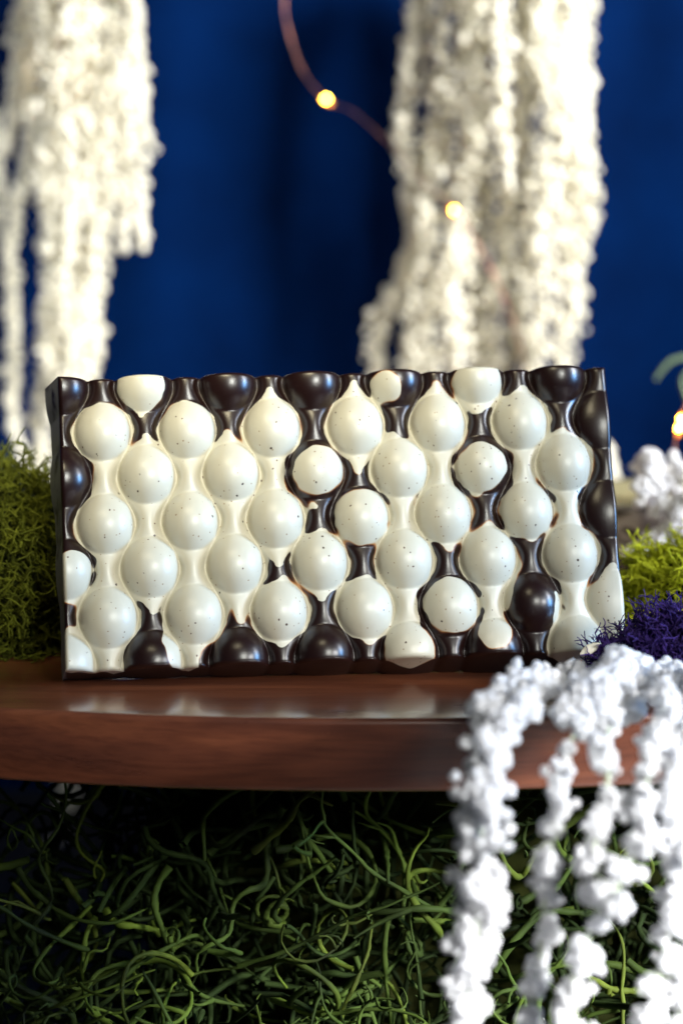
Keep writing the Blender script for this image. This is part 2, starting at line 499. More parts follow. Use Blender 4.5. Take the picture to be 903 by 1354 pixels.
# white chocolate: rounded strokes (u0, v0, u1, v1, r0, r1) in mm
WHITE = [
    (11.4, 14.9, 11.4, 14.9, 8.23, 8.23), (11.4, 40.1, 11.4, 40.1, 8.44, 8.44), (11.4, 65.3, 11.4, 65.3, 8.64, 8.64), (22.8, 26.9, 22.8, 26.9, 8.44, 8.44),
    (22.8, 52.1, 22.8, 52.1, 8.64, 8.64), (34.2, 14.9, 34.2, 14.9, 8.02, 8.02), (34.2, 40.1, 34.2, 40.1, 8.64, 8.64), (34.2, 65.3, 34.2, 65.3, 8.85, 8.85),
    (45.6, 26.9, 45.6, 26.9, 8.44, 8.44), (45.6, 52.1, 45.6, 52.1, 8.64, 8.64), (57.0, 14.9, 57.0, 14.9, 8.23, 8.23), (57.0, 40.1, 57.0, 40.1, 8.44, 8.44),
    (57.0, 65.3, 57.0, 65.3, 8.23, 8.23), (68.4, 52.1, 68.4, 52.1, 8.02, 8.02), (79.8, 14.9, 79.8, 14.9, 8.44, 8.44), (79.8, 65.3, 79.8, 65.3, 8.44, 8.44),
    (91.2, 26.9, 91.2, 26.9, 8.44, 8.44), (91.2, 52.1, 91.2, 52.1, 8.44, 8.44), (102.6, 14.9, 102.6, 14.9, 8.44, 8.44), (102.6, 40.1, 102.6, 40.1, 8.02, 8.02),
    (114.0, 52.1, 114.0, 52.1, 8.02, 8.02), (125.4, 14.9, 125.4, 14.9, 8.44, 8.44), (125.4, 40.1, 125.4, 40.1, 7.41, 7.41), (136.8, 26.9, 136.8, 26.9, 8.44, 8.44),
    (136.8, 52.1, 136.8, 52.1, 8.23, 8.23), (68.91, 27.37, 68.91, 27.37, 6.79, 6.79), (80.16, 40.23, 80.16, 40.23, 7.61, 7.61), (103.14, 65.37, 103.14, 65.37, 7.61, 7.61),
    (113.35, 27.79, 113.35, 27.79, 6.58, 6.58), (88.46, 4.84, 88.46, 4.84, 4.12, 4.12), (114.01, 4.39, 114.01, 4.39, 6.79, 6.79), (22.1, 2.15, 22.1, 2.15, 6.38, 6.38),
    (114.32, 73.56, 114.32, 73.56, 4.53, 4.53), (91.0, 77.19, 91.0, 77.19, 7.0, 7.0), (137.3, 77.88, 137.3, 77.88, 9.05, 9.05), (145.4, 66.84, 145.4, 66.84, 6.79, 6.79),
    (22.8, 26.9, 23.28, 16.53, 6.9, 1.1), (22.8, 52.1, 23.18, 63.57, 6.9, 1.1), (45.6, 26.9, 45.1, 16.49, 6.9, 1.1), (45.6, 52.1, 46.3, 67.23, 6.9, 1.1),
    (57.0, 14.9, 56.87, 5.15, 6.9, 1.1), (57.0, 40.1, 57.04, 52.45, 6.9, 1.1), (57.0, 65.3, 57.85, 57.0, 6.9, 1.1), (57.0, 65.3, 57.52, 73.52, 6.9, 1.1),
    (68.4, 52.1, 69.47, 43.75, 6.9, 1.1), (68.4, 52.1, 68.18, 61.86, 6.9, 1.1), (79.8, 14.9, 79.97, 3.16, 6.9, 1.1), (79.8, 14.9, 79.55, 27.33, 6.9, 1.1),
    (79.8, 65.3, 80.46, 56.94, 6.9, 1.1), (79.8, 65.3, 80.79, 73.76, 6.9, 1.1), (91.2, 26.9, 90.2, 18.12, 6.9, 1.1), (102.6, 14.9, 102.7, 4.14, 6.9, 1.1),
    (102.6, 40.1, 103.1, 49.39, 6.9, 1.1), (114.0, 52.1, 114.24, 43.69, 6.9, 1.1), (125.4, 14.9, 126.37, 6.22, 6.9, 1.1), (125.4, 40.1, 126.07, 47.41, 6.9, 1.1),
    (136.8, 26.9, 136.55, 17.86, 6.9, 1.1), (11.4, 14.9, 11.4, 40.1, 2.88, 2.88), (11.4, 40.1, 11.4, 65.3, 2.88, 2.88), (22.8, 26.9, 22.8, 52.1, 2.88, 2.88),
    (34.2, 14.9, 34.2, 40.1, 2.88, 2.88), (34.2, 40.1, 34.2, 65.3, 2.88, 2.88), (45.6, 26.9, 45.6, 52.1, 2.88, 2.88), (57.0, 14.9, 57.0, 40.1, 2.88, 2.88),
    (91.2, 26.9, 91.2, 52.1, 2.88, 2.88), (102.6, 14.9, 102.6, 40.1, 2.88, 2.88), (125.4, 14.9, 125.4, 40.1, 2.88, 2.88), (136.8, 26.9, 136.8, 52.1, 2.88, 2.88),
    (114.0, 52.1, 114.32, 73.56, 2.67, 2.47), (91.2, 52.1, 91.0, 77.19, 2.88, 2.88), (136.8, 52.1, 137.3, 77.88, 3.09, 3.29), (11.4, 65.3, 12.33, 80.1, 4.53, 2.88),
    (34.2, 65.3, 32.21, 79.65, 4.53, 2.47), (22.05, 3.63, 21.63, 10.57, 5.4, 0.9), (113.91, 4.9, 113.15, 11.22, 6.2, 1.2), (113.32, 28.21, 112.13, 34.4, 6.1, 1.3),
    (2.8, 52.16, 2.63, 57.6, 4.53, 3.9), (1.2, 69.0, 1.15, 78.88, 1.2, 2.88), (6.15, 75.67, 4.93, 77.22, 4.94, 4.12), (3.49, 71.97, 2.65, 73.94, 3.29, 3.7),
    (28.06, 71.86, 29.25, 77.73, 2.47, 2.47), (131.92, 63.69, 131.5, 69.45, 1.13, 1.13), (148.1, 56.13, 146.02, 66.86, 1.23, 6.17), (147.89, 66.93, 148.54, 77.26, 4.53, 4.53),
    (121.35, 54.63, 117.7, 65.88, 1.44, 0.82), (66.82, 36.7, 67.41, 37.14, 0.82, 0.62),]


def smax(a, b, k):
    h = np.clip(0.5 + 0.5 * (a - b) / k, 0, 1)
    return b + (a - b) * h + k * h * (1 - h)


def bar_height(u, v):
    # each column is a string of beads: a rounded ridge whose half width swells at the domes, so neighbours meet in winding grooves
    c = np.clip(np.round(u / PITCH_U), 0, COLS - 1)
    h = np.full_like(u, -9.0)
    for dc in (-1, 0, 1):
        cc = c + dc
        even = (cc.astype(int) % 2) == 0
        ph = (v - np.where(even, 1.7, 14.9)) / PITCH_V * 2 * math.pi
        w = 5.75 + 2.3 * np.cos(ph) - 0.25 * np.cos(2 * ph)
        s_ = (u - cc * PITCH_U) / w
        ridge = (2.5 - 0.75 * np.cos(ph)) * np.clip(1 - s_ ** 2, 0, 1) ** 0.52 - 0.75 * np.exp(-((np.abs(s_) - 1) * w / 0.42) ** 2)
        h = np.maximum(h, ridge)
    for (cu, cv) in domes:
        jit = 0.12 * math.sin(cu * 3.1 + cv * 1.7)
        r2 = ((u - cu - jit) ** 2 + (v - cv - jit) ** 2 * 0.86) / (DOME_R + jit) ** 2
        near = r2 < 3.0
        top = DOME_H * (0.62 if cu > 140 else 1.0)
        d = np.where(r2 < 1, top * np.sqrt(np.clip(1 - r2, 0, 1)), -5.0 * (np.sqrt(np.maximum(r2, 1)) - 1))
        hh = smax(h, d, 3.0)
        h = np.where(near, hh, h)
    ker = np.exp(-0.5 * (np.arange(-4, 5) / 1.0) ** 2)
    ker /= ker.sum()
    for ax in (0, 1):                                        # soften every crease as melted chocolate does
        pad = [(4, 4) if a == ax else (0, 0) for a in (0, 1)]
        hp = np.pad(h, pad, mode='edge')
        h = sum(ker[k] * (hp[k:k + h.shape[0]] if ax == 0 else hp[:, k:k + h.shape[1]]) for k in range(9))
    e = np.minimum.reduce([u, BAR_W - u, v, BAR_H - v])
    ed = np.clip(1 - e / 1.1, 0, 1)
    return h - 1.0 * (1 - np.sqrt(np.clip(1 - ed ** 2, 0, 1)))


def white_distance(u, v):
    d = np.full_like(u, 99.0)
    for (u0, v0, u1, v1, r0, r1) in WHITE:
        du, dv = u1 - u0, v1 - v0
        l2 = du * du + dv * dv
        t = np.clip(((u - u0) * du + (v - v0) * dv) / l2, 0, 1) if l2 > 1e-6 else np.zeros_like(u)
        s = np.hypot(u - u0 - t * du, v - v0 - t * dv) - (r0 + (r1 - r0) * t)
        d = -smax(-d, -s, 2.2)
    return d


NU, NV = 601, 319
U, V = np.meshgrid(np.linspace(0, BAR_W, NU), np.linspace(0, BAR_H, NV))
Hh = bar_height(U, V)
# the bar's own soft waviness along its cut edges
DK = white_distance(U + 0.28 * np.sin(V * 0.45 + 1.3 * np.sin(U * 0.31)) + 0.07 * np.sin(V * 1.4 + U * 0.5), V + 0.28 * np.sin(U * 0.45 + 1.1 * np.sin(V * 0.4)) + 0.07 * np.sin(U * 1.6 - V * 0.3))
DK = DK + 0.12 * np.sin(U * 1.1 + 2 * np.sin(V * 0.6)) * np.sin(V * 0.9 + 1.3)
gu, gv = np.gradient(Hh, BAR_W / (NU - 1), axis=1), np.gradient(Hh, BAR_H / (NV - 1), axis=0)
# local axes in metres: x right, y away from the viewer, z up
PX = np.stack([(U - BAR_W / 2), -Hh, (BAR_H - V)], -1) / 1000
NRM = np.stack([-gu, -np.ones_like(U), gv], -1)
NRM /= np.linalg.norm(NRM, axis=-1)[..., None]

bar = empty("chocolate_bar", (0, 0, 0), "upright bar of bubbled white and dark chocolate leaning back on the wooden board", "chocolate bar")
bar.rotation_euler = (Matrix.Rotation(0.1019, 3, 'Z') @ Matrix.Rotation(-0.3348, 3, 'X') @ Matrix.Rotation(-0.01686, 3, 'Y')).to_euler()

iv, iu = np.meshgrid(np.arange(NV - 1), np.arange(NU - 1), indexing='ij')
q0 = (iv * NU + iu).ravel()
quads = np.stack([q0, q0 + NU, q0 + NU + 1, q0 + 1], -1)
cu_ = (U[:-1, :-1] + U[1:, 1:]).ravel() / 2
cv_ = (V[:-1, :-1] + V[1:, 1:]).ravel() / 2
own = np.argmin((cu_[:, None] - domes[:, 0]) ** 2 + (cv_[:, None] - domes[:, 1]) ** 2, axis=1)
P2, N2, D2 = PX.reshape(-1, 3), NRM.reshape(-1, 3), DK.ravel()
for k in range(len(domes)):
    qs = quads[own == k]
    if not len(qs):
        continue
    idx, inv_ = np.unique(qs, return_inverse=True)
    cen = np.argmin((U.ravel()[idx] - domes[k, 0]) ** 2 + (V.ravel()[idx] - domes[k, 1]) ** 2)
    nm = "white_bubble" if D2[idx[cen]] < 0 else "dark_bubble"
    me = mesh(nm, P2[idx], inv_.reshape(-1, 4))
    a = me.attributes.new("dark", 'FLOAT', 'POINT')
    a.data.foreach_set("value", D2[idx].astype(np.float32))
    me.normals_split_custom_set_from_vertices([tuple(n) for n in N2[idx]])
    link(nm, me, bar, M_CHOC)

# back and side walls
ring = [(0, j) for j in range(NU)] + [(i, NU - 1) for i in range(1, NV)] + [(NV - 1, j) for j in range(NU - 2, -1, -1)] + [(i, 0) for i in range(NV - 2, 0, -1)]
ring = np.array(ring)
front = PX[ring[:, 0], ring[:, 1]]
uu, vv = U[ring[:, 0], ring[:, 1]], V[ring[:, 0], ring[:, 1]]
dd = DK[ring[:, 0], ring[:, 1]]
vs, fs, at_d = [front], [], [dd]
n = len(ring)
hf = -front[:, 1] * 1000
for t in (0.06, 0.15, 0.3, 0.5, 0.75, 1.0):
    depth = hf + (-BAR_T - hf) * t                       # from front height down to the back plane
    drop = (hf - depth)
    left = (uu < 0.01) * (3.4 - 2.3 * vv / BAR_H)
    rightw = (uu > BAR_W - 0.01) * 2.0
    topb = (vv < 0.01) * 0.6
    bot = (vv > BAR_H - 0.01) * (0.5 + 3.4 * (uu / BAR_W) ** 1.2)
    s = drop / (BAR_T + 3)
    ofs = np.stack([(-left + rightw) * s, -depth - 0.0, (topb - bot) * s], -1)
    p = np.stack([(uu - BAR_W / 2) + ofs[:, 0], ofs[:, 1], (BAR_H - vv) + ofs[:, 2]], -1) / 1000
    vs.append(p)
    at_d.append(dd + drop * 0.55 + 0.1)
for r_ in range(len(vs) - 1):
    k = np.arange(n)
    k2 = (k + 1) % n
    fs.append(np.stack([r_ * n + k, r_ * n + k2, (r_ + 1) * n + k2, (r_ + 1) * n + k], -1))
allv = np.concatenate(vs)
alld = np.concatenate(at_d)
c_i = len(allv)
allv = np.vstack([allv, vs[-1].mean(0)])
alld = np.append(alld, 9.0)
k = np.arange(n)
lastr = (len(vs) - 1) * n
tri = np.stack([lastr + k, lastr + (k + 1) % n, np.full(n, c_i), np.full(n, c_i)], -1)
bm = bmesh.new()
bvv = [bm.verts.new(p) for p in allv]
for fset in fs:
    for a_, b_, c_, d_ in fset:
        bm.faces.new((bvv[a_], bvv[b_], bvv[c_], bvv[d_]))
for a_, b_, c_, _ in tri:
    bm.faces.new((bvv[a_], bvv[b_], bvv[c_]))
bmesh.ops.recalc_face_normals(bm, faces=bm.faces)
me = bpy.data.meshes.new("slab")
bm.to_mesh(me)
bm.free()
me.polygons.foreach_set("use_smooth", np.ones(len(me.polygons), dtype=bool))
at2 = me.attributes.new("dark", 'FLOAT', 'POINT')
at2.data.foreach_set("value", alld.astype(np.float32))
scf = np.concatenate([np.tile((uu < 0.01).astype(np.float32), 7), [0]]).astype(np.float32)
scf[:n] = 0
at3 = me.attributes.new("scuff_light", 'FLOAT', 'POINT')
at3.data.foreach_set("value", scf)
try:
    me.set_sharp_from_angle(angle=R_(50))
except Exception:
    pass
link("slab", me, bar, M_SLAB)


# ------------------------------------------------------------------ amaranthus
def knobbly(seed, sub, lobes, depth):
    """One flower head: a single closed surface with many rounded buds."""
    rg = np.random.default_rng(seed)
    bm = bmesh.new()
    bmesh.ops.create_icosphere(bm, subdivisions=sub, radius=1)
    co = np.array([v.co[:] for v in bm.verts])
    d = rg.normal(size=(lobes, 3))
    d /= np.linalg.norm(d, axis=1)[:, None]
    for _ in range(12):                                   # spread the buds evenly
        df = d[:, None] - d[None]
        ds = np.linalg.norm(df, axis=2) + np.eye(lobes)
        d += 0.04 * (df / ds[..., None] ** 3).sum(1)
        d /= np.linalg.norm(d, axis=1)[:, None]
    w = 2.0 / math.sqrt(lobes) * rg.uniform(0.85, 1.15, lobes)
    amp = rg.uniform(0.6, 1.15, lobes)
    ang = np.arccos(np.clip(co @ d.T, -1, 1))
    b = amp * np.sqrt(np.clip(1 - (ang / w) ** 2, 0, 1))
    r = (1 - depth) + depth * b.max(1)
    co = co * r[:, None]
    for v_, c_ in zip(bm.verts, co):
        v_.co = c_
    me = bpy.data.meshes.new("floret")
    bm.to_mesh(me)
    bm.free()
    me.polygons.foreach_set("use_smooth", np.ones(len(me.polygons), dtype=bool))
    return me


def crumb(seed):
    """A tiny far flower: a rough closed lump."""
    rg = np.random.default_rng(seed)
    bm = bmesh.new()
    bmesh.ops.create_icosphere(bm, subdivisions=1, radius=1)
    for v_ in bm.verts:
        v_.co *= rg.uniform(0.62, 1.15)
    me = bpy.data.meshes.new("floret")
    bm.to_mesh(me)
    bm.free()
    me.polygons.foreach_set("use_smooth", np.ones(len(me.polygons), dtype=bool))
    return me


def variants(mat, sub, lobes, depth, n, seed):
    out = []
    for i in range(n):
        me = knobbly(seed + i, sub, lobes, depth) if lobes else crumb(seed + i)
        me.materials.append(mat)
        co = np.empty(len(me.vertices) * 3, np.float32)
        me.vertices.foreach_get("co", co)
        fa = np.array([p.vertices[:] for p in me.polygons])
        out.append((me, co.reshape(-1, 3), fa))
    return out


def rot_matrix(rg):
    e = rg.uniform(0, 2 * math.pi, 3)
    return np.array(Matrix.Rotation(e[0], 3, 'X') @ Matrix.Rotation(e[1], 3, 'Y') @ Matrix.Rotation(e[2], 3, 'Z')), e


def amaranthus(name, label, cat, base, tassels, heads, stem_mat, flower_mat, singles, group=None, seed=0, buds=None):
    """tassels: (path points, list of (centre, radius)); the `singles` nearest heads become objects."""
    rg = np.random.default_rng(seed)
    root = empty(name, base, label, cat, group)
    base = np.array(base)
    everything = []
    stems = []
    for ti, (path, stem_r, spots) in enumerate(tassels):
        v, f = tube(path - base, stem_r, 5)
        st = link("tassel", mesh("tassel", v, f), root, stem_mat)
        stems.append(st)
        for (c, r) in spots:
            everything.append((-r if buds else c[1] - 0.3 * r, ti, c, r))
    everything.sort(key=lambda e: e[0])
    rest = {}
    for k, (_, ti, c, r) in enumerate(everything):
        hs = buds if buds and k >= singles else heads
        me, co, fa = hs[rg.integers(len(hs))]
        Rm, e = rot_matrix(rg)
        sc = r * rg.uniform(0.85, 1.15, 3)
        if k < singles:
            link("floret", me, stems[ti], None, Vector(c - base), Matrix(Rm.tolist()).to_euler(), sc)
        else:
            rest.setdefault(ti, []).append(((co * sc) @ Rm.T + (c - base), fa))
    for ti, lst in rest.items():
        v, f = join(lst)
        o = link("floret_mass", mesh("floret_mass", v, f), stems[ti], flower_mat)
        o["kind"] = "stuff"
    return root


def tassel_spots(path, width, head_r, rg, fill=1.0, taper=True):
    seg = np.linalg.norm(np.diff(path, axis=0), axis=1)
    s = np.concatenate([[0], np.cumsum(seg)])
    total = s[-1]
    out = []
    step = head_r * 0.40
    n = int(total / step * fill)
    for i in range(n):
        d = (i + rg.uniform(0, 1)) / n * total
        c = np.array([np.interp(d, s, path[:, k]) for k in range(3)])
        w = width * (1.0 + 0.10 * math.sin(d * 150 + width * 9000) + 0.16 * rg.normal())
        if taper:
            w *= min(1.0, 0.40 + (total - d) / 0.05)
        a = rg.uniform(0, 2 * math.pi)
        rad = max(0.0, w / 2 - head_r) * rg.uniform(0.75, 1.1)
        out.append((c + np.array([math.cos(a) * rad, math.sin(a) * rad, rg.normal() * head_r * 0.3]), head_r * (rg.uniform(0.6, 1.2) if rg.random() < 0.8 else rg.uniform(1.2, 1.9))))
        if w / 2 > head_r * 1.3:                             # inner filling
            out.append((c + rg.normal(size=3) * head_r * 0.4, head_r * rg.uniform(0.8, 1.1)))
    return out


HEAD_FAR = variants(M_CREAM, 1, 0, 0, 10, 100)
HEAD_NEAR = variants(M_WHITE, 4, 14, 0.50, 10, 200)
BUD_NEAR = variants(M_WHITE, 2, 7, 0.40, 8, 260)


def hang(specs, Y0, pxmm, head_r, rg, fill=1.0):
    out = []
    for (pts, wpx, dy) in specs:
        p3 = [np.array(at(x, y, Y0 + 1.5 * dy)) for x, y in pts]
        path = catmull(p3, 40)
        path[:, 0] += 0.0012 * np.sin(path[:, 2] * 90 + wpx)
        out.append((path, 0.0006, tassel_spots(path, wpx * pxmm, head_r, rg, fill)))
    return out


rg = np.random.default_rng(5)
LEFT = [
    ([(62, -70), (60, 150), (68, 350), (70, 530)], 36, -0.010),
    ([(90, -70), (88, 200), (90, 400), (92, 560)], 46, -0.012),
    ([(125, -70), (120, 150), (122, 350), (118, 540)], 42, -0.004),
    ([(168, -70), (170, 120), (178, 240), (192, 332)], 40, -0.006),
    ([(178, -70), (180, 60), (184, 140), (188, 190)], 30, 0.006),
    ([(184, 120), (192, 180), (205, 200)], 20, 0.004),
    ([(40, -70), (28, 60), (16, 130), (14, 205)], 36, -0.004),
    ([(52, -70), (40, 150), (22, 300), (14, 400), (20, 500), (20, 560), (28, 620)], 26, 0.006),
    ([(75, -70), (82, 150), (80, 300), (110, 520)], 48, 0.004),
    ([(146, -70), (142, 150), (132, 330), (112, 520)], 40, 0.006),
    ([(108, -70), (104, 250), (108, 560)], 46, 0.010),
    ([(70, -70), (66, 240), (72, 440), (70, 560)], 34, 0.010),
    ([(-8, 150), (4, 250), (2, 320)], 24, 0.008),
    ([(150, 100), (168, 250), (158, 330)], 30, 0.008),
    ([(64, 400), (56, 600), (74, 900), (92, 1060), (92, 1135)], 40, 0.012),
]
MMPX = 0.94 / FPX
amaranthus("hanging_amaranthus", "cream amaranthus bunch whose thin longest tassel drops behind the olive green moss", "amaranthus",
           tuple(at(100, -80, 0.38)), hang(LEFT, 0.38, MMPX * 0.95, 0.0017, rg), HEAD_FAR, M_STEM, M_CREAM, 150, "bunches of cream amaranthus before the blue backdrop", 1)
RIGHT = [
    ([(562, -70), (546, 100), (534, 220), (545, 330)], 34, -0.002),
    ([(590, -70), (580, 180), (566, 330), (540, 560)], 44, -0.006),
    ([(622, -70), (612, 200), (604, 400), (596, 560)], 46, -0.010),
    ([(652, -70), (664, 100), (670, 252)], 34, -0.018),
    ([(690, -70), (686, 120), (650, 400), (642, 560)], 42, 0.002),
    ([(716, -70), (724, 150), (716, 350), (706, 560)], 50, -0.008),
    ([(756, -70), (764, 180), (776, 290), (770, 340)], 46, -0.004),
    ([(738, -70), (744, 200), (750, 380), (744, 560)], 50, -0.004),
    ([(572, 160), (548, 330), (508, 420), (486, 560)], 42, 0.002),
    ([(706, -70), (694, 250), (698, 560)], 42, 0.006),
    ([(606, -70), (628, 200), (572, 420), (560, 560)], 42, 0.008),
    ([(772, -70), (770, 80), (758, 250), (756, 430)], 38, 0.006),
    ([(632, -70), (640, 150), (634, 320), (620, 560)], 40, 0.006),
    ([(556, 250), (548, 380), (530, 560)], 40, 0.010),
    ([(552, -70), (538, 120), (532, 200)], 26, 0.008),
    ([(670, 200), (676, 380), (668, 560)], 40, 0.010),
]
amaranthus("hanging_amaranthus", "wide cream amaranthus bunch with the copper fairy light wire running across it", "amaranthus",
           tuple(at(660, -80, 0.38)), hang(RIGHT, 0.38, MMPX * 0.95, 0.0017, rg), HEAD_FAR, M_STEM, M_CREAM, 150, "bunches of cream amaranthus before the blue backdrop", 2)

# near spray over the board's front edge: chains of separate flower heads
NEAR = [
    # path (px, px, depth), head size and step and spread in px, chance of a gap
    ([(842, 884, -0.034), (792, 892, -0.052), (724, 904, -0.060), (672, 930, -0.064), (642, 985, -0.068), (636, 1060, -0.070), (632, 1200, -0.072), (612, 1380, -0.074)], (32, 46), 0.50, 24, 0.0),
    ([(842, 884, -0.034), (800, 918, -0.058), (752, 985, -0.066), (738, 1070, -0.068), (722, 1170, -0.066), (712, 1270, -0.066), (690, 1380, -0.068)], (22, 38), 1.05, 10, 0.22),
    ([(842, 884, -0.034), (826, 905, -0.056), (806, 960, -0.064), (802, 1040, -0.068), (786, 1110, -0.072), (790, 1200, -0.074), (756, 1300, -0.074), (770, 1390, -0.074)], (28, 44), 0.72, 16, 0.12),
    ([(842, 884, -0.034), (880, 912, -0.054), (870, 965, -0.064), (850, 1060, -0.070), (838, 1130, -0.074), (800, 1200, -0.078)], (26, 42), 0.95, 10, 0.2),
    ([(842, 884, -0.034), (905, 905, -0.056), (898, 1000, -0.066), (890, 1100, -0.070), (894, 1180, -0.072), (874, 1270, -0.074), (852, 1390, -0.076)], (26, 42), 0.85, 12, 0.16),
    ([(842, 884, -0.034), (890, 900, -0.050), (930, 930, -0.06), (918, 1200, -0.07), (890, 1390, -0.074)], (26, 40), 0.9, 10, 0.2),
    ([(842, 884, -0.034), (830, 888, -0.052), (775, 912, -0.060), (740, 960, -0.064)], (30, 46), 0.75, 10, 0.1),
]
tas = []
rg = np.random.default_rng(21)
for pts, (r0, r1), stepf, spread, gap in NEAR:
    p3 = catmull([np.array(at(x, y, Y if y < 910 else Y - 0.030 - 0.016 * min(1, (y - 910) / 150))) for x, y, Y in pts], 60)
    # keep the first stretch above the board
    seg = np.linalg.norm(np.diff(p3, axis=0), axis=1)
    s = np.concatenate([[0], np.cumsum(seg)])
    spots, d = [], 0.010
    while d < s[-1]:
        c = np.array([np.interp(d, s, p3[:, k]) for k in range(3)])
        pxm = (c[1] - CAM.y) / FPX
        r = rg.uniform(r0, r1) * pxm * 0.5 * (0.75 + 0.5 * rg.random())
        a = rg.uniform(0, 2 * math.pi)
        w = spread * pxm * min(1, 0.3 + d / 0.05) * math.sqrt(rg.random())
        spots.append((c + np.array([math.cos(a) * w, math.sin(a) * w * 0.8, rg.normal() * 0.3 * r]), r * 1.12))
        for _ in range(3):                                  # small buds round each head
            o_ = rg.normal(size=3)
            o_ /= np.linalg.norm(o_)
            spots.append((spots[-1 - _][0] + o_ * r * 1.12, r * rg.uniform(0.30, 0.55)))
        d += r * 1.25 * stepf * rg.uniform(0.5, 1.3)
        if rg.random() < gap:
            d += r * rg.uniform(0.9, 1.8)
        if rg.random() < 0.22:                              # a bud standing off to the side
            a = rg.uniform(0, 2 * math.pi)
            w = (spread + 17) * pxm
            spots.append((c + np.array([math.cos(a) * w, math.sin(a) * w, 0]), r * 0.6))
    tas.append((p3, 0.0005, spots))
amaranthus("trailing_amaranthus", "pure white amaranthus sprays trailing over the front edge of the wooden board", "amaranthus",
           tuple(at(842, 884, -0.034)), tas, HEAD_NEAR, M_STEM, M_WHITE, 300, None, 3, BUD_NEAR)

# ------------------------------------------------------------------ birch log with a sprig on it
LX, LY, LR, LH = 0.119, 0.190, 0.045, 0.0275
log = empty("birch_log", (LX, LY, BOARD_Z), "short birch log with pale cut top standing behind the lime green moss", "log")
n = 80
th = np.arange(n) * 2 * math.pi / n
rad = LR * (1 + 0.02 * np.sin(3 * th + 1) + 0.012 * np.sin(7 * th))
rows = []
for z, k in ((0, 1.0), (0.003, 1.01), (LH * 0.5, 1.0), (LH - 0.002, 1.0), (LH - 0.0004, 0.992), (LH, 0.975)):
    rows.append(np.stack([rad * k * np.cos(th), rad * k * np.sin(th), np.full(n, z)], -1))
v = np.concatenate(rows)
i = np.arange(len(rows) - 1)[:, None] * n
kk = np.arange(n)[None]
f = np.stack([i + kk, i + (kk + 1) % n, i + n + (kk + 1) % n, i + n + kk], -1).reshape(-1, 4)
link("bark", mesh("bark", v, f), log, M_BARK)
rows = []
for k in (0.974, 0.93, 0.6, 0.3, 0.01):
    rows.append(np.stack([rad * k * np.cos(th), rad * k * np.sin(th), np.full(n, LH - 0.0006 + (0.0004 if k < 0.95 else 0))], -1))
i = np.arange(len(rows) - 1)[:, None] * n
f = np.stack([i + kk, i + (kk + 1) % n, i + n + (kk + 1) % n, i + n + kk], -1).reshape(-1, 4)
link("cut_face", mesh("cut_face", np.concatenate(rows), f), log, M_CUT)

SPRIG = [
    ([(842, 612), (862, 622), (890, 628), (930, 640)], 40, 0.165),
    ([(872, 618), (880, 642), (900, 650)], 30, 0.150),
    ([(915, 650), (905, 690), (880, 712), (868, 730)], 34, 0.128),
    ([(900, 680), (890, 715), (905, 740)], 32, 0.126),
    ([(868, 640), (858, 650), (875, 655)], 26, 0.140),
    ([(850, 606), (858, 630), (864, 648)], 34, 0.142),
    ([(884, 600), (900, 616), (925, 622)], 36, 0.150),
    ([(925, 690), (880, 700), (850, 722), (836, 726)], 36, 0.124),
    ([(910, 660), (895, 672), (890, 690)], 30, 0.130),
    ([(915, 668), (880, 668), (862, 676)], 26, 0.132),
    ([(845, 640), (850, 655), (846, 664)], 20, 0.136),
]
rg = np.random.default_rng(8)
tas = []
for pts, w, Y in SPRIG:
    p3 = catmull([np.array(at(x, y, Y)) for x, y in pts], 16)
    tas.append((p3, 0.0005, tassel_spots(p3, w * 0.85 / FPX, 0.0023, rg, 0.7, False)))
amaranthus("amaranthus_sprig", "white amaranthus sprig heaped on top of the pale birch log", "amaranthus",
           tuple(at(900, 640, 0.16)), tas, HEAD_NEAR, M_STEM, M_WHITE, 60, None, 4, BUD_NEAR)
# loose tip seen just past the bar's right edge
p3 = catmull([np.array(at(x, y, 0.30)) for x, y in ((800, 590), (806, 615), (809, 640), (806, 665))], 12)
amaranthus("amaranthus_tip", "tip of a white amaranthus peeping past the right edge of the chocolate bar", "amaranthus",
           tuple(at(806, 660, 0.30)), [(p3, 0.0005, tassel_spots(p3, 14 * 0.86 / FPX, 0.0022, rg, 1.0, False))], HEAD_FAR, M_STEM, M_CREAM, 12, None, 6)
# pile on the table behind the stand, in shade
p3 = catmull([np.array(at(x, y, Y)) for x, y, Y in ((92, 1110, 0.36), (70, 1150, 0.33), (30, 1180, 0.30), (-20, 1200, 0.28))], 16)
amaranthus("fallen_amaranthus", "grey shaded amaranthus tassel lying in the dark behind the stringy moss", "amaranthus",
           tuple(at(30, 1180, 0.30)), [(p3, 0.0006, tassel_spots(p3, 70 * 0.88 / FPX, 0.0042, rg, 1.0, False))], HEAD_FAR, M_STEM, M_CREAM, 40, None, 7)


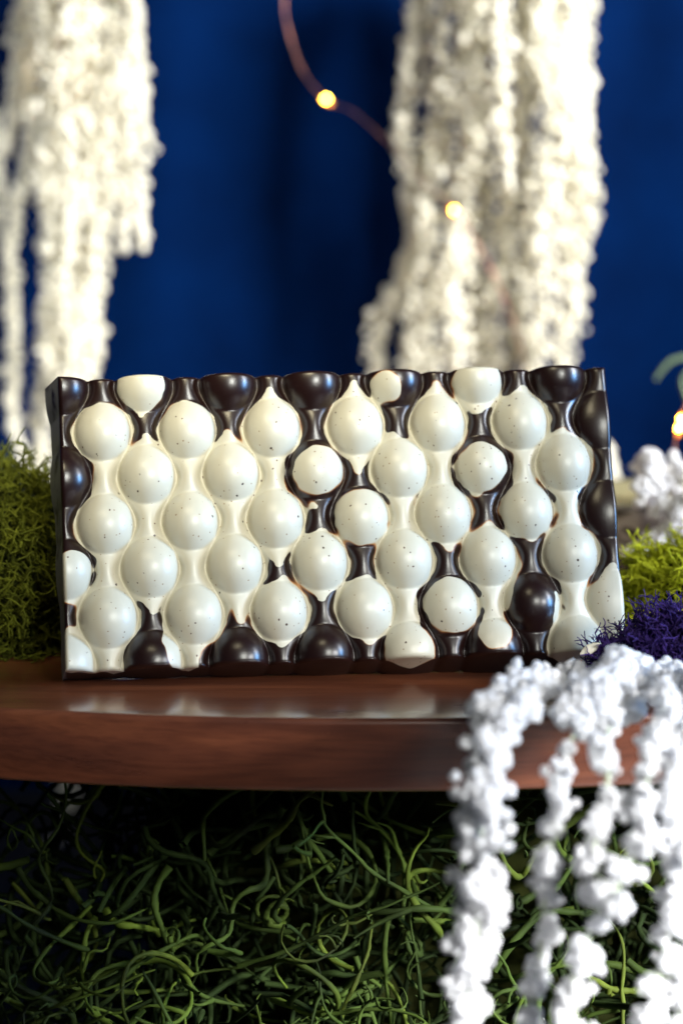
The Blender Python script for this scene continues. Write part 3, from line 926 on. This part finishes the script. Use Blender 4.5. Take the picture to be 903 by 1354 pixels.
# ------------------------------------------------------------------ moss cushions
def cushion(name, label, c, radii, mat, core_mat, count, length, thick, seed, up=0.25, lump=0.12):
    rg = np.random.default_rng(seed)
    root = empty(name, (c[0], c[1], BOARD_Z), label, "moss")
    c = np.array(c) - np.array(root.location)
    rd = np.array(radii)
    ph = rg.uniform(0, 6, 6)

    def bumpf(d):
        return 1 + lump * (np.sin(d[..., 0] * 5 + ph[0]) * np.sin(d[..., 2] * 6 + ph[1]) + 0.6 * np.sin(d[..., 0] * 11 + ph[2] + d[..., 1] * 7) * np.sin(d[..., 2] * 10 + ph[3]))

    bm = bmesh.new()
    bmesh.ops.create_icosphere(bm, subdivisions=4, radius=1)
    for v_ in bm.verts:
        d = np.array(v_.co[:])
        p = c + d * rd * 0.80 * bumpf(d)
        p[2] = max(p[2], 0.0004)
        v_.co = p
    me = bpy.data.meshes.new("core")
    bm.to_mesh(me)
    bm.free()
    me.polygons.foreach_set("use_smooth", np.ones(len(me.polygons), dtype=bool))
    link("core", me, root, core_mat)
    tubes = []

    def branch(p, d, ln, th, depth):
        k = 4
        pts = [p]
        for _ in range(k - 1):
            d = d + rg.normal(size=3) * 0.42
            d /= np.linalg.norm(d)
            pts.append(pts[-1] + d * ln / (k - 1))
        pts = np.array(pts)
        pts[:, 2] = np.maximum(pts[:, 2], 0.0005)
        tubes.append(tube(pts, np.linspace(th, th * 0.55, k), 3))
        if depth:
            for q_ in (1, 2, 3, 3):
                dd_ = d + rg.normal(size=3) * 0.75
                branch(pts[q_], dd_ / np.linalg.norm(dd_), ln * rg.uniform(0.4, 0.75), th * 0.8, depth - 1)

    made = 0
    while made < count:
        d = rg.normal(size=3)
        d /= np.linalg.norm(d)
        p = c + d * rd * bumpf(d) * rg.uniform(0.68, 0.95)
        if p[2] < 0.0008 or d[1] > 0.55:
            continue
        o = d / rd
        o /= np.linalg.norm(o)
        o = o + np.array([0, 0, up]) + rg.normal(size=3) * 0.5
        branch(p, o / np.linalg.norm(o), length * rg.uniform(0.6, 1.2), thick, 1)
        made += 1
    v, f = join(tubes)
    o = link("moss_tangle", mesh("moss_tangle", v, f), root, mat)
    o["kind"] = "stuff"
    return root


cushion("moss_cushion", "olive green moss cushion beside the plain left end of the chocolate bar", (-0.104, 0.052, 0.012), (0.036, 0.030, 0.038), M_OLIVE, M_CORE_G, 1500, 0.0085, 0.00042, 31)
cushion("moss_cushion", "bright lime green moss cushion in front of the birch log", (0.118, 0.050, 0.006), (0.044, 0.030, 0.026), M_LIME, M_CORE_G, 1700, 0.0065, 0.00040, 32)
cushion("moss_cushion", "purple moss cushion against the lower right corner of the chocolate bar", (0.0875, -0.019, 0.002), (0.0245, 0.011, 0.0155), M_PURPLE, M_CORE_P, 1300, 0.0050, 0.00028, 33)
cushion("moss_cushion", "tiny dark red moss cushion in front of the purple moss", (0.0935, -0.036, -0.001), (0.0075, 0.004, 0.006), M_RED, M_CORE_P, 160, 0.0034, 0.00028, 34)
cushion("moss_cushion", "low olive moss cushion tucked behind the chocolate bar holding it up", (-0.01, 0.072, 0.010), (0.055, 0.024, 0.026), M_OLIVE, M_CORE_G, 500, 0.0075, 0.00042, 35)

# ------------------------------------------------------------------ stringy moss under the board
HEAP = empty("stringy_moss", (0.0, 0.04, TABLE_Z), "dark heap of long green stringy moss packed under the wooden board", "moss")
hb = np.array(HEAP.location)
rg = np.random.default_rng(77)


def strand(p, d, ln, r, curl):
    n_ = 13
    pts = [p]
    ax = rg.normal(size=3)
    ax /= np.linalg.norm(ax)
    k_ = rg.normal() * curl
    for i_ in range(n_ - 1):
        k_ += rg.normal() * curl * 0.45
        M_ = np.array(Matrix.Rotation(k_, 3, Vector(ax)))
        d = M_ @ d + rg.normal(size=3) * 0.10
        d /= np.linalg.norm(d)
        pts.append(pts[-1] + d * ln / (n_ - 1))
    pts = np.array(pts)
    top = BOARD_Z - BT - 0.0012
    pts[:, 2] = np.clip(pts[:, 2], TABLE_Z + 0.001, top)
    return pts


def heap_point(shell):
    while True:
        x = rg.uniform(-0.16, 0.16)
        z = rg.uniform(TABLE_Z + 0.002, BOARD_Z - BT - 0.002)
        t_ = (z - TABLE_Z) / (BOARD_Z - BT - TABLE_Z)
        half = 0.165 - 0.070 * t_ ** 1.5                        # the heap narrows towards the board
        if abs(x - 0.03) > half:
            continue
        yf = 0.018 - 0.052 * (1 - t_) ** 0.8 + 0.25 * max(0, abs(x - 0.02) - 0.06) * t_  # front face leans out below
        return np.array([x, yf + shell, z])


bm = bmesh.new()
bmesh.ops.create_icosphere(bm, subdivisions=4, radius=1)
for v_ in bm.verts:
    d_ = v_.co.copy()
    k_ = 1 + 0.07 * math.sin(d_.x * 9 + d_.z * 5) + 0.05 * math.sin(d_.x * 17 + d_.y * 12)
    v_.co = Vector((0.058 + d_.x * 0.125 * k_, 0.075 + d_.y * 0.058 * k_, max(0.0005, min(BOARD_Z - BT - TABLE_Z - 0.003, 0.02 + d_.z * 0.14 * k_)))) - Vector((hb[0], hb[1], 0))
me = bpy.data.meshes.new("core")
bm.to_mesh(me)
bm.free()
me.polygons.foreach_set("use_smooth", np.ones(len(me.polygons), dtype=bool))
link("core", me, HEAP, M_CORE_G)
rest = []
for i_ in range(296):
    p = heap_point(rg.uniform(-0.004, 0.010))
    d = np.array([rg.normal(), rg.normal() * 0.35, rg.normal() * 0.8])
    d /= np.linalg.norm(d)
    ln = rg.uniform(0.026, 0.078)
    r = rg.uniform(0.00060, 0.00130)
    pts = strand(p, d, ln, r, 0.34)
    pts = catmull(pts, 24)
    v, f = tube(pts - hb, r * np.linspace(1.0, 0.30, 24) ** 0.8 * (1 + 0.16 * np.sin(np.arange(24) * 1.3 + i_) + 0.10 * np.sin(np.arange(24) * 2.9)), 6)
    lst = [(v, f)]
    for _ in range(rg.integers(0, 4)):                     # side shoots
        k_ = rg.integers(5, 20)
        dd_ = pts[k_] - pts[k_ - 1]
        dd_ = dd_ / np.linalg.norm(dd_) + rg.normal(size=3) * 0.7
        sp = catmull(strand(pts[k_], dd_ / np.linalg.norm(dd_), rg.uniform(0.006, 0.020), r, 0.3), 9)
        lst.append(tube(sp - hb, r * np.linspace(0.75, 0.25, 9), 5))
    v, f = join(lst)
    link("strand", mesh("strand", v, f), HEAP, M_SPANISH)
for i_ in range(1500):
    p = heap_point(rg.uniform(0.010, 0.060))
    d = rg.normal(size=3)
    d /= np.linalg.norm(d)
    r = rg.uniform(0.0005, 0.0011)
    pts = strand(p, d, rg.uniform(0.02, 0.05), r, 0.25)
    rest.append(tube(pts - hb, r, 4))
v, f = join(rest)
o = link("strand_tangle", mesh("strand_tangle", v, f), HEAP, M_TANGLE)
o["kind"] = "stuff"


# ------------------------------------------------------------------ fairy lights
def fairy(label, pts, bulbs, base, seed):
    root = empty("fairy_light_string", base, label, "fairy lights", "copper wire fairy lights")
    b0 = np.array(base)
    p = catmull([np.array(at(*q_)) for q_ in pts], 140)
    for s_ in (0, 1):
        ph = np.arange(140) * 0.55 + s_ * math.pi
        off = np.stack([np.cos(ph), np.sin(ph), 0 * ph], -1) * 0.00024
        v, f = tube(p + off - b0, 0.00021, 6)
        link("wire", mesh("wire", v, f), root, M_COPPER)
    for q_ in bulbs:
        c = np.array(at(*q_))
        d = p[np.clip(np.argmin(np.linalg.norm(p - c, axis=1)) + 1, 1, 139)] - p[np.clip(np.argmin(np.linalg.norm(p - c, axis=1)) - 1, 0, 138)]
        bm = bmesh.new()
        bmesh.ops.create_icosphere(bm, subdivisions=3, radius=0.00095)
        me = bpy.data.meshes.new("led")
        bm.to_mesh(me)
        bm.free()
        bm = bmesh.new()
        bmesh.ops.create_icosphere(bm, subdivisions=3, radius=1)
        me2 = bpy.data.meshes.new("resin_drop")
        bm.to_mesh(me2)
        bm.free()
        for m_ in (me, me2):
            m_.polygons.foreach_set("use_smooth", np.ones(len(m_.polygons), dtype=bool))
        eul = Vector(d).to_track_quat('Z', 'Y').to_euler()
        dr = link("resin_drop", me2, root, M_RESIN, Vector(c - b0), eul, (0.0012, 0.0012, 0.0028))
        link("led", me, root, M_LED, Vector(c - b0) + Vector((-0.0002, -0.0012, 0.0006)), eul)
    return root


fairy("copper fairy light string dropping past the blue backdrop and across the wide amaranthus bunch",
      [(82, 20, 0.382), (82, 105, 0.379), (96, -60, 0.37), (230, -160, 0.37), (366, -60, 0.36), (377, 20, 0.355), (398, 90, 0.352), (432, 132, 0.350), (470, 150, 0.346), (520, 196, 0.340), (560, 240, 0.336),
       (602, 281, 0.334), (634, 330, 0.334), (660, 380, 0.334), (680, 430, 0.335), (692, 480, 0.336), (700, 560, 0.338)],
      [(82, 105, 0.379), (432, 133, 0.350), (601, 280, 0.334)], tuple(at(377, 0, 0.355)), 1)
fairy("short copper fairy light end glowing amber above the white sprig on the birch log",
      [(892, 640, 0.172), (890, 600, 0.175), (897, 562, 0.176), (903, 540, 0.176), (925, 500, 0.18), (960, 470, 0.19)],
      [(900, 556, 0.175), (897, 568, 0.1755)], tuple(at(892, 620, 0.172)), 2)

# ------------------------------------------------------------------ tendril
TB = tuple(at(935, 620, 0.26))
tr = empty("green_tendril", TB, "curled pale green tendril arching out beside the amber fairy light", "tendril")
for pts in ([(935, 625), (945, 540), (925, 478), (890, 476), (872, 492), (866, 502)], [(938, 600), (915, 545), (902, 510), (904, 496), (915, 490)]):
    p3 = catmull([np.array(at(x, y, 0.26)) for x, y in pts], 30)
    v, f = tube(p3 - np.array(TB), np.linspace(0.0014, 0.0008, 30), 8)
    link("stem", mesh("stem", v, f), tr, M_TENDRIL)
# cream bud lying under the bar's corner
bud = lathe([(0.0001, -0.0028), (0.0009, -0.0018), (0.0014, 0), (0.0011, 0.0018), (0.0004, 0.0032), (0.0001, 0.0036)], 16)
bo = link("petal", mesh("petal", *bud), None, M_CREAM, at(778, 859, -0.024), (0, R_(68), R_(25)), (1, 0.6, 1))
tag(bo, "single cream petal lying below the lower right corner of the chocolate bar", "petal")
